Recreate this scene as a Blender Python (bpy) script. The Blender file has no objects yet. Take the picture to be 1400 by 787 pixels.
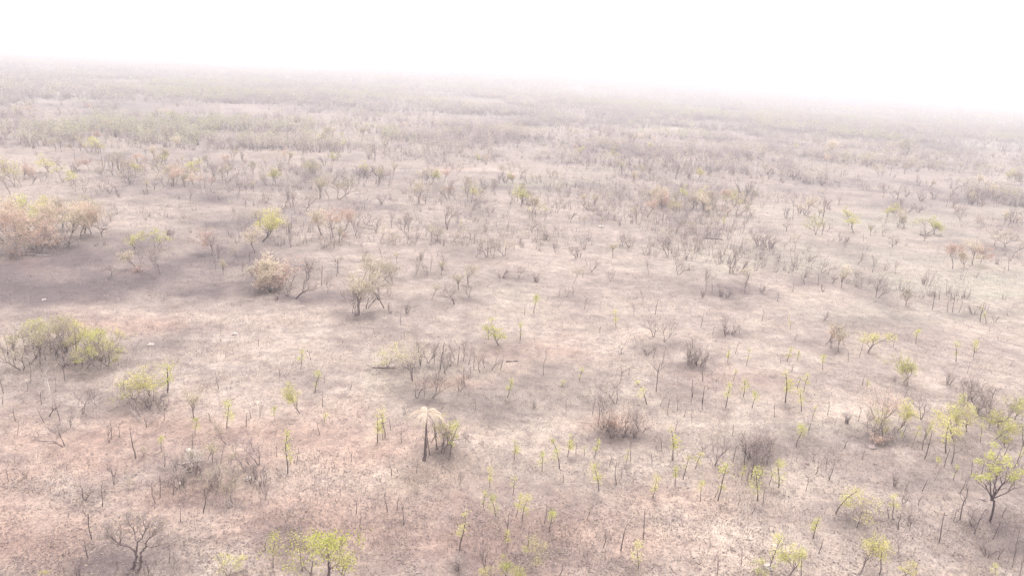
import bpy, math, random
import numpy as np
from mathutils import Vector, Matrix

# ------------------------------------------------------------------ camera
SC = bpy.context.scene
COL = SC.collection
W, H = 1400.0, 787.0            # photograph frame used for ground look-ups
HFOV = math.radians(70.0)
FPX = (W / 2) / math.tan(HFOV / 2)
PITCH = math.radians(16.3)
ROLL = math.radians(3.3)
CAM = Vector((0.0, 0.0, 45.0))

fwd = Vector((0, math.cos(PITCH), -math.sin(PITCH)))
r0 = Vector((1, 0, 0))
u0 = r0.cross(fwd)
XC = r0 * math.cos(ROLL) + u0 * math.sin(ROLL)
YC = -r0 * math.sin(ROLL) + u0 * math.cos(ROLL)
cd = bpy.data.cameras.new('camera')
cam = bpy.data.objects.new('camera', cd)
COL.objects.link(cam)
cam.matrix_world = Matrix(((XC.x, YC.x, -fwd.x, CAM.x), (XC.y, YC.y, -fwd.y, CAM.y),
                           (XC.z, YC.z, -fwd.z, CAM.z), (0, 0, 0, 1)))
cd.sensor_width = 36.0
cd.lens = 18.0 / math.tan(HFOV / 2)
cd.clip_start = 0.5
cd.clip_end = 30000.0
SC.camera = cam

# ------------------------------------------------------------------ world, sun, exposure
SUN_EL, SUN_AZ = math.radians(56), math.radians(4)   # azimuth from +Y towards +X
world = bpy.data.worlds.new("World")
SC.world = world
world.use_nodes = True
nt = world.node_tree
nt.nodes.clear()
sky = nt.nodes.new('ShaderNodeTexSky')
sky.sky_type = 'NISHITA'
sky.sun_disc = False
sky.sun_elevation = SUN_EL
sky.sun_rotation = SUN_AZ
sky.altitude = 300
sky.air_density = 1.0
sky.dust_density = 8.0
sky.ozone_density = 1.0
hs = nt.nodes.new('ShaderNodeHueSaturation')
hs.inputs['Saturation'].default_value = 0.10            # smoke-veiled, nearly colourless sky
bg = nt.nodes.new('ShaderNodeBackground')
bg.inputs['Strength'].default_value = 0.15
wo = nt.nodes.new('ShaderNodeOutputWorld')
nt.links.new(sky.outputs[0], hs.inputs['Color'])
mxs = nt.nodes.new('ShaderNodeMix'); mxs.data_type = 'RGBA'      # even smoke layer over the clear-sky gradient
mxs.inputs[0].default_value = 0.5
mxs.inputs[7].default_value = (5.3, 5.25, 5.1, 1)
nt.links.new(hs.outputs[0], mxs.inputs[6])
nt.links.new(mxs.outputs[2], bg.inputs['Color'])
nt.links.new(bg.outputs[0], wo.inputs['Surface'])

sl = bpy.data.lights.new('sun', 'SUN')
sl.energy = 0.7
sl.angle = math.radians(14)
sl.color = (1.0, 0.95, 0.90)
so = bpy.data.objects.new('sun', sl)
COL.objects.link(so)
sdir = Vector((math.sin(SUN_AZ) * math.cos(SUN_EL), math.cos(SUN_AZ) * math.cos(SUN_EL), math.sin(SUN_EL)))
so.rotation_euler = sdir.to_track_quat('Z', 'Y').to_euler()

SC.view_settings.view_transform = 'Standard'
SC.view_settings.look = 'None'
SC.view_settings.gamma = 1.0
SC.view_settings.use_curve_mapping = False
SC.view_settings.exposure = 1.93
SC.render.engine = 'CYCLES'
SC.cycles.use_denoising = True
SC.cycles.max_bounces = 4
SC.cycles.diffuse_bounces = 2
SC.cycles.volume_bounces = 1
SC.cycles.caustics_reflective = False
SC.cycles.caustics_refractive = False
HAZE = 0.00050

# ------------------------------------------------------------------ helpers
rng = random.Random(11)
nrg = np.random.default_rng(5)


def vnoise(x, y, seed=0):
    """smooth value noise on arrays, 0..1"""
    x = np.asarray(x, float); y = np.asarray(y, float)
    xi = np.floor(x).astype(np.int64); yi = np.floor(y).astype(np.int64)
    xf = x - xi; yf = y - yi
    xf = xf * xf * (3 - 2 * xf); yf = yf * yf * (3 - 2 * yf)

    def h(a, b):
        n = (a * 374761393 + b * 668265263 + seed * 974634777) & 0x7fffffff
        n = (n ^ (n >> 13)) * 1274126177 & 0x7fffffff
        return ((n ^ (n >> 16)) & 0xffff) / 65535.0
    a = h(xi, yi) * (1 - xf) + h(xi + 1, yi) * xf
    b = h(xi, yi + 1) * (1 - xf) + h(xi + 1, yi + 1) * xf
    return a * (1 - yf) + b * yf


def fbm(x, y, seed=0, o=4):
    s = 0; a = 0.5; t = 0
    for k in range(o):
        s = s + a * vnoise(x * 2 ** k, y * 2 ** k, seed + k); t += a; a *= 0.5
    return s / t


def height(x, y):
    x = np.asarray(x, float); y = np.asarray(y, float)
    r = np.hypot(x, y)
    z = (fbm(x / 60, y / 60, 3, 3) - 0.5) * 1.6
    z = z + (fbm(x / 9, y / 9, 8, 2) - 0.5) * 0.25
    far = np.clip((r - 900) / 3500, 0, 1)
    z = z + far * (fbm(x / 1500, y / 1500, 21, 3) - 0.40) * 90
    z = z + far ** 1.5 * 72 * np.exp(-((x / np.maximum(r, 1) + 0.02) / 0.42) ** 2) * (y > 0)
    return z


def hz(x, y):
    return float(height(np.array([x]), np.array([y]))[0])


def ground_px(px, py):
    """ground point seen at a photograph position"""
    d = fwd * FPX + XC * (px - W / 2) - YC * (py - H / 2)
    z = 0.0
    for _ in range(4):
        t = (z - CAM.z) / d.z if d.z < -1e-4 else 1e5
        t = min(t, 6000 / d.length) if t > 0 else 6000 / d.length
        p = CAM + d * t
        z = hz(p.x, p.y)
    return Vector((p.x, p.y, z))


def proj(p):
    v = Vector(p) - CAM
    zz = v.dot(fwd)
    return (W / 2 + FPX * v.dot(XC) / zz, H / 2 - FPX * v.dot(YC) / zz, zz)


def mesh_np(name, verts, faces_flat, sizes, mats, midx=None, smooth=False):
    me = bpy.data.meshes.new(name)
    verts = np.asarray(verts, np.float32); faces_flat = np.asarray(faces_flat, np.int32); sizes = np.asarray(sizes, np.int32)
    me.vertices.add(len(verts)); me.vertices.foreach_set('co', verts.ravel())
    me.loops.add(len(faces_flat)); me.loops.foreach_set('vertex_index', faces_flat)
    me.polygons.add(len(sizes))
    st = np.concatenate([[0], np.cumsum(sizes)[:-1]]).astype(np.int32)
    me.polygons.foreach_set('loop_start', st)
    if midx is not None:
        me.polygons.foreach_set('material_index', np.asarray(midx, np.int32))
    if smooth:
        me.polygons.foreach_set('use_smooth', np.ones(len(sizes), bool))
    for m in mats:
        me.materials.append(m)
    me.update(calc_edges=True)
    return me


# ------------------------------------------------------------------ materials
def mat(name):
    m = bpy.data.materials.new(name); m.use_nodes = True
    n = m.node_tree.nodes; n.clear()
    out = n.new('ShaderNodeOutputMaterial'); b = n.new('ShaderNodeBsdfPrincipled')
    b.inputs['Roughness'].default_value = 0.9
    b.inputs['Specular IOR Level'].default_value = 0.15
    m.node_tree.links.new(b.outputs[0], out.inputs['Surface'])
    return m, m.node_tree, b


def noise(t, scale, detail=3, rough=0.55, coord='Object', sc3=None):
    tc = t.nodes.new('ShaderNodeTexCoord'); nz = t.nodes.new('ShaderNodeTexNoise')
    nz.inputs['Scale'].default_value = scale; nz.inputs['Detail'].default_value = detail
    nz.inputs['Roughness'].default_value = rough
    src = tc.outputs[coord]
    if sc3:
        mp = t.nodes.new('ShaderNodeMapping'); mp.inputs['Scale'].default_value = sc3
        t.links.new(src, mp.inputs['Vector']); src = mp.outputs[0]
    t.links.new(src, nz.inputs['Vector'])
    return nz.outputs['Fac']


def ramp(t, fac, stops):
    r = t.nodes.new('ShaderNodeValToRGB')
    e = r.color_ramp.elements
    while len(e) < len(stops):
        e.new(0.5)
    for q, (p, c) in zip(e, stops):
        q.position = p; q.color = (*c, 1) if len(c) == 3 else c
    t.links.new(fac, r.inputs['Fac'])
    return r.outputs['Color']


def mix(t, fac, a, b, mode='MIX'):
    m = t.nodes.new('ShaderNodeMix'); m.data_type = 'RGBA'; m.blend_type = mode
    for s, v in ((m.inputs[0], fac), (m.inputs[6], a), (m.inputs[7], b)):
        if isinstance(v, (int, float)):
            s.default_value = v
        elif isinstance(v, tuple):
            s.default_value = (*v, 1)
        else:
            t.links.new(v, s)
    return m.outputs[2]


def mth(t, op, a, b=0.0, clamp=False):
    m = t.nodes.new('ShaderNodeMath'); m.operation = op; m.use_clamp = clamp
    for s, v in ((m.inputs[0], a), (m.inputs[1], b)):
        if isinstance(v, (int, float)):
            s.default_value = v
        else:
            t.links.new(v, s)
    return m.outputs[0]


def bark_mat(name, dark, light, lichen=0.35):
    m, t, b = mat(name)
    n1 = noise(t, 2.2, 4, 0.65, sc3=(1, 1, 0.4))
    oi = t.nodes.new('ShaderNodeObjectInfo')
    f = mth(t, 'ADD', n1, mth(t, 'MULTIPLY', mth(t, 'SUBTRACT', oi.outputs['Random'], 0.5), 0.3))
    c = ramp(t, f, [(0.38, dark), (0.52, tuple((a + q) / 2 for a, q in zip(dark, light))), (0.70, light)])
    t.links.new(c, b.inputs['Base Color'])
    return m


def leaf_mat(name, c1, c2, c3):
    m, t, b = mat(name)
    n1 = noise(t, 1.3, 2, 0.6)
    oi = t.nodes.new('ShaderNodeObjectInfo')
    f = mth(t, 'ADD', n1, mth(t, 'MULTIPLY', mth(t, 'SUBTRACT', oi.outputs['Random'], 0.5), 0.35))
    c = ramp(t, f, [(0.30, c1), (0.50, c2), (0.70, c3)])
    t.links.new(c, b.inputs['Base Color'])
    tr = t.nodes.new('ShaderNodeBsdfTranslucent'); t.links.new(c, tr.inputs['Color'])
    ms = t.nodes.new('ShaderNodeMixShader'); ms.inputs[0].default_value = 0.45
    out = [n for n in t.nodes if n.type == 'OUTPUT_MATERIAL'][0]
    t.links.new(b.outputs[0], ms.inputs[1]); t.links.new(tr.outputs[0], ms.inputs[2]); t.links.new(ms.outputs[0], out.inputs['Surface'])
    return m


M_CHAR = bark_mat('charred_bark', (0.060, 0.042, 0.045), (0.17, 0.125, 0.125))
M_BROWN = bark_mat('scorched_bark', (0.10, 0.072, 0.070), (0.25, 0.19, 0.175))
M_PALE = bark_mat('bleached_bark', (0.26, 0.21, 0.20), (0.52, 0.45, 0.42))
M_TWIG = bark_mat('fine_twigs', (0.21, 0.16, 0.16), (0.38, 0.31, 0.29))
M_LEAF = leaf_mat('fresh_leaves', (0.36, 0.36, 0.10), (0.48, 0.45, 0.14), (0.59, 0.52, 0.22))
M_BRIGHT = leaf_mat('bright_new_leaves', (0.36, 0.37, 0.11), (0.47, 0.46, 0.15), (0.58, 0.53, 0.24))
M_OLIVE = leaf_mat('thin_leaves', (0.33, 0.30, 0.18), (0.44, 0.39, 0.24), (0.54, 0.47, 0.32))
M_WGREEN = leaf_mat('woodland_green', (0.19, 0.19, 0.12), (0.27, 0.26, 0.17), (0.35, 0.33, 0.21))
M_WTAN = leaf_mat('woodland_tan', (0.22, 0.18, 0.15), (0.31, 0.26, 0.21), (0.40, 0.34, 0.27))
M_WMAUVE = leaf_mat('woodland_mauve', (0.17, 0.135, 0.14), (0.24, 0.195, 0.20), (0.31, 0.26, 0.26))
M_DRY = leaf_mat('scorched_leaves', (0.40, 0.27, 0.22), (0.52, 0.37, 0.30), (0.62, 0.47, 0.38))
M_TAN = leaf_mat('straw_leaves', (0.38, 0.31, 0.23), (0.50, 0.41, 0.31), (0.62, 0.53, 0.41))
M_STRAW = leaf_mat('straw_fronds', (0.52, 0.43, 0.35), (0.64, 0.54, 0.45), (0.70, 0.61, 0.52))

# ------------------------------------------------------------------ haze (a real body of smoky air)
def make_haze():
    m = bpy.data.materials.new('smoke_haze'); m.use_nodes = True
    t = m.node_tree; t.nodes.clear()
    o = t.nodes.new('ShaderNodeOutputMaterial'); v = t.nodes.new('ShaderNodeVolumePrincipled')
    v.inputs['Color'].default_value = (0.635, 0.625, 0.67, 1)
    v.inputs['Density'].default_value = HAZE
    t.links.new(v.outputs[0], o.inputs['Volume'])
    R = 7400
    z0, z1 = ZMIN - 1.0, ZMAX + 12.0
    vs = [(x, y, z) for z in (z0, z1) for x, y in ((-R, -R), (R, -R), (R, R), (-R, R))]
    fs = [(3, 2, 1, 0), (4, 5, 6, 7), (0, 1, 5, 4), (1, 2, 6, 5), (2, 3, 7, 6), (3, 0, 4, 7)]
    me = bpy.data.meshes.new('haze'); me.from_pydata(vs, [], fs); me.materials.append(m)
    ob = bpy.data.objects.new('haze', me); COL.objects.link(ob)
    ob['kind'] = 'stuff'; ob['label'] = 'thin pale smoke haze lying over the burnt plain'; ob['category'] = 'haze'


# ------------------------------------------------------------------ ground
# soil and ash patches, dark ones under plants with soft shade painted in: (px, py, half width px, half height px, strength)
ASH_SHADE = [(120, 385, 260, 40, .6), (260, 345, 160, 26, .55), (40, 395, 120, 34, .9), (560, 255, 240, 14, .3), (330, 385, 120, 22, .45), (60, 400, 170, 28, .9), (180, 372, 130, 30, .8), (110, 345, 120, 20, .6), (300, 395, 90, 22, .55), (250, 262, 130, 20, .5),
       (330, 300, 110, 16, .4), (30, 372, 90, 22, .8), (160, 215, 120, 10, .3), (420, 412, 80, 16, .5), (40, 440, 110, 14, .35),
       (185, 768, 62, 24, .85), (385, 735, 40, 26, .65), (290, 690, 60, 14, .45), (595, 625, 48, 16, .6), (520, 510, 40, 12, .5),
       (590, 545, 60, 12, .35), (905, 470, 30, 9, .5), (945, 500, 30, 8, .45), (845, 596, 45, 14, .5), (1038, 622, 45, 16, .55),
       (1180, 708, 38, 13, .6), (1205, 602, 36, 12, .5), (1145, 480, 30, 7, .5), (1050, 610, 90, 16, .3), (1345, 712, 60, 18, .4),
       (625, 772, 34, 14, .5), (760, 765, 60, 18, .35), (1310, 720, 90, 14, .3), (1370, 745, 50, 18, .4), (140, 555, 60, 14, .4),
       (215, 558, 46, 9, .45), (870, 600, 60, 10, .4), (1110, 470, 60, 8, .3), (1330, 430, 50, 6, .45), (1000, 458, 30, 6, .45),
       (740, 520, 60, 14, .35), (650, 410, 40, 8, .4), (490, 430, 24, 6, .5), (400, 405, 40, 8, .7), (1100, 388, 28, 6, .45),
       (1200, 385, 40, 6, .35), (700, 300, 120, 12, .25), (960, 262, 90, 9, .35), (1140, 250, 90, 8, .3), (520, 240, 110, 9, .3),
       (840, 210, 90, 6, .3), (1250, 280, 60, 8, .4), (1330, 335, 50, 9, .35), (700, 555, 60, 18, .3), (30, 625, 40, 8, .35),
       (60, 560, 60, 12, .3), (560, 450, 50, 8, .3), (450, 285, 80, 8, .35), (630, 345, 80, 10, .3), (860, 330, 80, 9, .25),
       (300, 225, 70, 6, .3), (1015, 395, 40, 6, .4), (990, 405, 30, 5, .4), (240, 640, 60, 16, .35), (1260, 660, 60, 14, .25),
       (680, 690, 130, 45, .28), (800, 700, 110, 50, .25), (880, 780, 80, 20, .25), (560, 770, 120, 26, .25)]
PALE = [(1150, 560, 75, 22, .9), (1100, 535, 60, 16, .5), (850, 463, 45, 16, .7), (1000, 735, 60, 34, .8), (1060, 745, 70, 24, .7),
        (960, 770, 60, 24, .5), (1100, 660, 45, 26, .65), (905, 620, 70, 18, .5), (330, 430, 120, 16, .4), (90, 128, 70, 4, .6),
        (60, 120, 60, 3, .6), (700, 180, 130, 6, .4), (880, 175, 90, 4, .5), (1250, 212, 130, 5, .6), (1360, 245, 60, 5, .55),
        (780, 285, 60, 5, .6), (640, 232, 50, 4, .5), (960, 215, 70, 5, .5), (1120, 290, 80, 5, .3), (60, 232, 60, 5, .4),
        (1310, 363, 70, 5, .4), (1060, 440, 80, 14, .4), (760, 440, 120, 20, .35), (220, 312, 60, 6, .3), (440, 640, 60, 20, .5),
        (380, 660, 40, 26, .4), (170, 700, 60, 16, .3), (60, 700, 60, 22, .35), (460, 560, 120, 20, .35), (1260, 740, 60, 16, .4),
        (860, 505, 60, 12, .4), (640, 600, 70, 16, .3), (920, 575, 120, 18, .3), (520, 395, 60, 8, .3), (690, 350, 90, 10, .3),
        (540, 590, 70, 18, .35), (1060, 480, 60, 12, .4), (30, 500, 20, 4, .5), (870, 150, 80, 3, .5), (20, 770, 40, 20, .3)]
GREEN = [(1330, 385, 130, 16, .8), (1120, 355, 160, 18, .6), (1370, 400, 70, 10, .9), (1370, 200, 70, 6, 1.0), (1340, 205, 50, 5, .9),
         (750, 250, 90, 7, .6), (1180, 300, 140, 9, .5), (1260, 430, 160, 16, .45), (860, 232, 80, 6, .4), (1000, 340, 160, 14, .35),
         (70, 128, 90, 4, .5), (130, 135, 60, 3, .6), (600, 650, 110, 26, .25), (1100, 590, 130, 20, .3), (1380, 290, 80, 10, .4)]
RED = [(60, 720, 170, 60, .6), (200, 600, 160, 40, .5), (450, 700, 220, 60, .5), (700, 740, 200, 60, .5), (420, 600, 200, 40, .5),
       (850, 740, 140, 50, .4), (40, 360, 60, 6, .8), (185, 372, 22, 5, .8), (630, 525, 50, 9, .7), (845, 575, 40, 16, .6),
       (560, 680, 160, 50, .4), (150, 440, 160, 14, .5), (700, 480, 130, 24, .35), (980, 520, 120, 16, .2), (900, 210, 60, 4, .5),
       (615, 232, 30, 3, .7), (960, 690, 100, 30, .4), (30, 640, 80, 24, .4)]


def build_ground():
    RMAX = 7000.0
    # angular samples, dense in front of the camera, coarse behind
    a1 = np.linspace(-48, 48, 760); a2 = np.linspace(50, 310, 130)
    ang = np.radians(np.concatenate([a1, a2]))
    rr = np.concatenate([np.linspace(6, 50, 12)[:-1], 50 * (RMAX / 50) ** (np.linspace(0, 1, 380))])
    A, R = np.meshgrid(ang, rr)
    X = R * np.sin(A); Y = R * np.cos(A)
    Z = height(X, Y)
    # photograph coordinates of every vertex -> where each patch of soil lies
    vx, vy, vz = X, Y, Z - CAM.z
    dep = vx * fwd.x + vy * fwd.y + vz * fwd.z
    ok = dep > 5
    dd = np.where(ok, dep, 1)
    U = np.where(ok, W / 2 + FPX * (vx * XC.x + vy * XC.y + vz * XC.z) / dd, -9999)
    V = np.where(ok, H / 2 - FPX * (vx * YC.x + vy * YC.y + vz * YC.z) / dd, -9999)
    sc = np.clip(R, 60, 2000)
    wx = (fbm(X / 9 + 3, Y / 9, 31, 4) - .5); wy = (fbm(X / 9 + 40, Y / 9 + 9, 37, 4) - .5)
    big = (fbm(X / 25, Y / 40, 43, 4))

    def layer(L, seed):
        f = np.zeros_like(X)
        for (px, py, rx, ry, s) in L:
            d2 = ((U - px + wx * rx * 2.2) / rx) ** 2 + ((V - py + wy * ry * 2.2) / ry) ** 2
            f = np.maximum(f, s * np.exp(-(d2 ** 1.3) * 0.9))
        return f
    ash = layer(ASH_SHADE, 1); pale = layer(PALE, 2); green = layer(GREEN, 3); red = layer(RED, 4)  # ash mask: burnt ground plus soft shade painted under plants
    ga = np.clip((fbm(X / 14, Y / 20, 51, 4) - .52) * 3.2, 0, 1) * .5
    gp = np.clip((fbm(X / 18 + 7, Y / 14, 57, 4) - .54) * 3.2, 0, 1) * .45
    gg = np.clip((fbm(X / 50 + 3, Y / 50, 59, 3) - .55) * 3, 0, 1) * .4
    # far country: broader patches
    fr = np.clip((R - 250) / 400, 0, 1)
    ga = ga + fr * (.16 + np.clip((fbm(X / 60, Y / 90, 61, 4) - .46) * 3, 0, 1) * .5)
    ga = ga + np.clip((R - 130) / 120, 0, 1) * .08
    gp = gp + fr * np.clip((fbm(X / 60 + 9, Y / 60, 67, 4) - .55) * 3, 0, 1) * .5
    ash = np.clip(ash + ga * (1 - pale), 0, 1); pale = np.clip(pale + gp * (1 - ash), 0, 1)  # ash: burnt ground plus the soft shade painted under plants
    green = np.clip(green + gg * (U > 500), 0, 1); red = np.clip(red, 0, 1)
    nr, na = X.shape
    verts = np.stack([X, Y, Z], -1).reshape(-1, 3)
    idx = np.arange(nr * na).reshape(nr, na)
    a = idx[:-1, :]; b = np.roll(idx, -1, 1)[:-1, :]; c = np.roll(idx, -1, 1)[1:, :]; d = idx[1:, :]
    q = np.stack([a, d, c, b], -1).reshape(-1, 4)
    # centre cap
    verts = np.vstack([verts, [[0, 0, hz(0, 0)]]])
    ci = len(verts) - 1
    tri = np.stack([np.full(na, ci), idx[0], np.roll(idx[0], -1)], -1)
    flat = np.concatenate([q.ravel(), tri.ravel()])
    sizes = np.concatenate([np.full(len(q), 4), np.full(len(tri), 3)])
    m, t, bs = mat('burnt_soil')
    me = mesh_np('ground', verts, flat, sizes, [m], smooth=True)
    at = me.color_attributes.new('soil', 'FLOAT_COLOR', 'POINT')
    colr = np.zeros((len(verts), 4), np.float32)
    colr[:-1, 0] = ash.ravel(); colr[:-1, 1] = pale.ravel(); colr[:-1, 2] = green.ravel(); colr[:-1, 3] = red.ravel()  # first channel: ash with the painted plant shade
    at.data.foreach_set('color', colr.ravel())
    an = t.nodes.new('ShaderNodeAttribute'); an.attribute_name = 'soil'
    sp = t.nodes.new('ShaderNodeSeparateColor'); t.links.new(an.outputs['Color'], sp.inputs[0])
    fine = noise(t, 1.6, 6, 0.72)
    fine2 = noise(t, 4.5, 3, 0.7)
    mid = noise(t, 0.22, 5, 0.6)
    base = ramp(t, mid, [(0.35, (0.165, 0.130, 0.114)), (0.52, (0.197, 0.158, 0.140)), (0.68, (0.240, 0.198, 0.176))])
    c = mix(t, mth(t, 'MULTIPLY', an.outputs['Alpha'], 1.15, True), base, (0.216, 0.138, 0.112))
    c = mix(t, mth(t, 'MULTIPLY', sp.outputs[2], 0.9, True), c, (0.185, 0.176, 0.142))
    # break the patch edges up with the fine noise
    brk = mth(t, 'MULTIPLY', mth(t, 'SUBTRACT', fine, 0.5), 1.3)
    pf = mth(t, 'MULTIPLY', mth(t, 'ADD', sp.outputs[1], mth(t, 'MULTIPLY', brk, sp.outputs[1])), 0.8, True)
    c = mix(t, pf, c, (0.262, 0.214, 0.184))
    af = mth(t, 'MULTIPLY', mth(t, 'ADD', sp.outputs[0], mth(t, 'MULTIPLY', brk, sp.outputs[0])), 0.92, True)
    c = mix(t, af, c, (0.058, 0.042, 0.046))  # dark tone for ash and for the shade painted at plant feet
    # litter: light and dark flecks
    fl = ramp(t, fine, [(0.30, (0.78, 0.76, 0.77)), (0.5, (1, 1, 1)), (0.66, (1.22, 1.21, 1.19))])
    c = mix(t, 1.0, c, fl, 'MULTIPLY')
    fl2 = ramp(t, fine2, [(0.36, (0.74, 0.73, 0.75)), (0.5, (1, 1, 1)), (0.64, (1.22, 1.20, 1.17))])
    c = mix(t, 1.0, c, fl2, 'MULTIPLY')
    coarse = noise(t, 0.5, 6, 0.7)
    fl3 = ramp(t, coarse, [(0.34, (0.74, 0.72, 0.745)), (0.5, (1, 1, 1)), (0.64, (1.17, 1.16, 1.13))])
    c = mix(t, 1.0, c, fl3, 'MULTIPLY')
    strip = noise(t, 0.06, 5, 0.62, sc3=(0.6, 1.5, 1))
    fl4 = ramp(t, strip, [(0.36, (0.86, 0.85, 0.87)), (0.5, (1, 1, 1)), (0.62, (1.07, 1.06, 1.05))])
    c = mix(t, 1.0, c, fl4, 'MULTIPLY')
    t.links.new(c, bs.inputs['Base Color'])
    bp = t.nodes.new('ShaderNodeBump'); bp.inputs['Strength'].default_value = 0.5; bp.inputs['Distance'].default_value = 0.15
    t.links.new(fine, bp.inputs['Height']); t.links.new(bp.outputs[0], bs.inputs['Normal'])
    ob = bpy.data.objects.new('ground', me); COL.objects.link(ob); ob['kind'] = 'structure'
    return float(Z.min()), float(Z.max())


ZMIN, ZMAX0 = build_ground()
ZMAX = max(ZMAX0, 50.0)
make_haze()


# ------------------------------------------------------------------ plant meshes
class MB:
    def __init__(s):
        s.v = []; s.f = []; s.m = []

    def tube(s, pts, rad, k, mi=0, cap=True):
        n = len(pts)
        base = len(s.v)
        for i in range(n):
            d = (pts[min(i + 1, n - 1)] - pts[max(i - 1, 0)])
            if d.length < 1e-6:
                d = Vector((0, 0, 1))
            d.normalize()
            a = d.cross(Vector((0.31, 0.93, 0.17)))
            if a.length < 0.05:
                a = d.cross(Vector((1, 0, 0)))
            a.normalize(); b = d.cross(a)
            for j in range(k):
                an = 2 * math.pi * j / k
                s.v.append(pts[i] + (a * math.cos(an) + b * math.sin(an)) * rad[i])
        for i in range(n - 1):
            for j in range(k):
                j2 = (j + 1) % k
                s.f.append((base + i * k + j, base + i * k + j2, base + (i + 1) * k + j2, base + (i + 1) * k + j)); s.m.append(mi)
        if cap:
            s.f.append(tuple(base + (n - 1) * k + j for j in range(k))); s.m.append(mi)

    def leaf(s, p, size, rg, mi=1, up=0.3):
        d = Vector((rg.gauss(0, 1), rg.gauss(0, 1), rg.gauss(0, 1) + up))
        if d.length < 1e-3:
            d = Vector((0, 0, 1))
        d.normalize()
        a = d.orthogonal().normalized(); b = d.cross(a)
        th = rg.uniform(0, 6.28)
        u = (a * math.cos(th) + b * math.sin(th)) * size; w = (b * math.cos(th) - a * math.sin(th)) * size * 0.55
        i = len(s.v)
        s.v += [p - u, p + w - u * .1, p + u, p - w + u * .1]
        s.f.append((i, i + 1, i + 2, i + 3)); s.m.append(mi)

    def mesh(s, name, mats):
        me = bpy.data.meshes.new(name)
        me.from_pydata([tuple(v) for v in s.v], [], s.f)
        for m in mats:
            me.materials.append(m)
        if len(mats) > 1:
            me.polygons.foreach_set('material_index', s.m)
        me.update()
        return me

    def clone(s):
        q = MB(); q.v = list(s.v); q.f = list(s.f); q.m = list(s.m); return q

    def join(s, o, off):
        b = len(s.v); s.v += o.v
        s.f += [tuple(i + b for i in f) for f in o.f]; s.m += [m + off for m in o.m]


def branch(rg, tb, cb, p, d, L, r, lev, P, tips):
    """grow one crooked branch; tb takes stems and limbs, cb takes twigs"""
    n = max(3, int(L / P['seg']))
    n = min(n, 9)
    pts = [p.copy()]; rad = [r]
    step = L / n
    cur = d.copy()
    kink = P['kink'] * (1 + 0.35 * lev)
    for i in range(n):
        cur = (cur + Vector((rg.gauss(0, kink), rg.gauss(0, kink), rg.gauss(0, kink * .6) + P['up'] * (.25 if lev else .12)))).normalized()
        pts.append(pts[-1] + cur * step)
        rad.append(r * (1 - (1 - P['taper']) * (i + 1) / n))
    if lev >= P['max']:
        rad[-1] = rad[-1] * .5
    tgt = tb if lev < P['split'] else cb
    tgt.tube(pts, rad, (6, 5, 4, 3, 3, 3)[lev], 0)
    tips.append((pts[-1], cur.copy(), lev))
    if lev >= P['max']:
        for q in pts[1:]:
            tips.append((q, cur.copy(), lev))
        return
    nk = P['kids'][lev]
    for k in range(nk):
        if k < P['fork']:
            fr = 1.0
        else:
            fr = rg.uniform(P['first'] if lev == 0 else .3, .95)
        x = fr * n; i = min(int(x), n - 1); f = x - i
        q = pts[i].lerp(pts[i + 1], f)
        rr = rad[i] * (1 - f) + rad[i + 1] * f
        base = (pts[i + 1] - pts[i]).normalized()
        ax = base.orthogonal().normalized()
        ax.rotate(Matrix.Rotation(rg.uniform(0, 6.283), 3, base))
        ang = math.radians(rg.uniform(*P['ang']))
        nd = base.copy(); nd.rotate(Matrix.Rotation(ang, 3, ax))
        if nd.z < -0.1:
            nd.z = abs(nd.z) * .4
        nd.normalize()
        branch(rg, tb, cb, q, nd, L * rg.uniform(*P['len']), max(rr * rg.uniform(.55, .8), .012), lev + 1, P, tips)


TREE = dict(seg=.28, kink=.16, up=.35, taper=.55, max=4, split=3, kids=(4, 4, 3, 3), fork=2, first=.55, ang=(16, 50), len=(.52, .88))


def finish(tb, cb, kind, seed, mats_t, mats_c, part_names):
    zs = [v.z for v in tb.v] + [v.z for v in cb.v]
    hgt = max(zs)
    full = tb.clone(); full.join(cb, len(mats_t))
    d = dict(kind=kind, h=hgt,
             trunk=tb.mesh(part_names[0], mats_t), crown=cb.mesh(part_names[1], mats_c) if cb.f else None,
             full=None, fullmb=full, mats=mats_t + mats_c, parts=part_names)
    return d


def full_mesh(d, name):
    if d['full'] is None:
        d['full'] = d['fullmb'].mesh(name, d['mats'])
    return d['full']


def bare_tree(seed, leafy=None, nleaf=0, lsize=.1, bark=None, wide=1.0, tall=1.0, twig=None, clump=False):
    rg = random.Random(seed)
    tb, cb = MB(), MB(); tips = []
    P = dict(TREE)
    if tall > 1:
        P['up'] = .6; P['ang'] = (12, 34)
    if wide > 1:
        P['ang'] = (26, 62); P['up'] = .28
    stems = rg.choice((1, 1, 2)) if wide <= 1.2 else 2
    for s in range(stems):
        d = Vector((rg.gauss(0, .18) + (.3 * (-1) ** s if stems > 1 else 0), rg.gauss(0, .2), 1)).normalized()
        branch(rg, tb, cb, Vector((.04 * s, .0, -.25)), d, rg.uniform(1.3, 2.0) * tall, rg.uniform(.07, .105) / math.sqrt(stems), 0, P, tips)
    add_leaves(rg, cb, tips, nleaf, lsize, clump)
    for v in cb.v:
        if v.z < .05:
            v.z = .05
    tm = [bark or M_CHAR]; cm = [twig or M_TWIG, leafy or M_LEAF]
    return finish(tb, cb, 'tree', seed, tm, cm, ('trunk', 'crown'))


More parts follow.
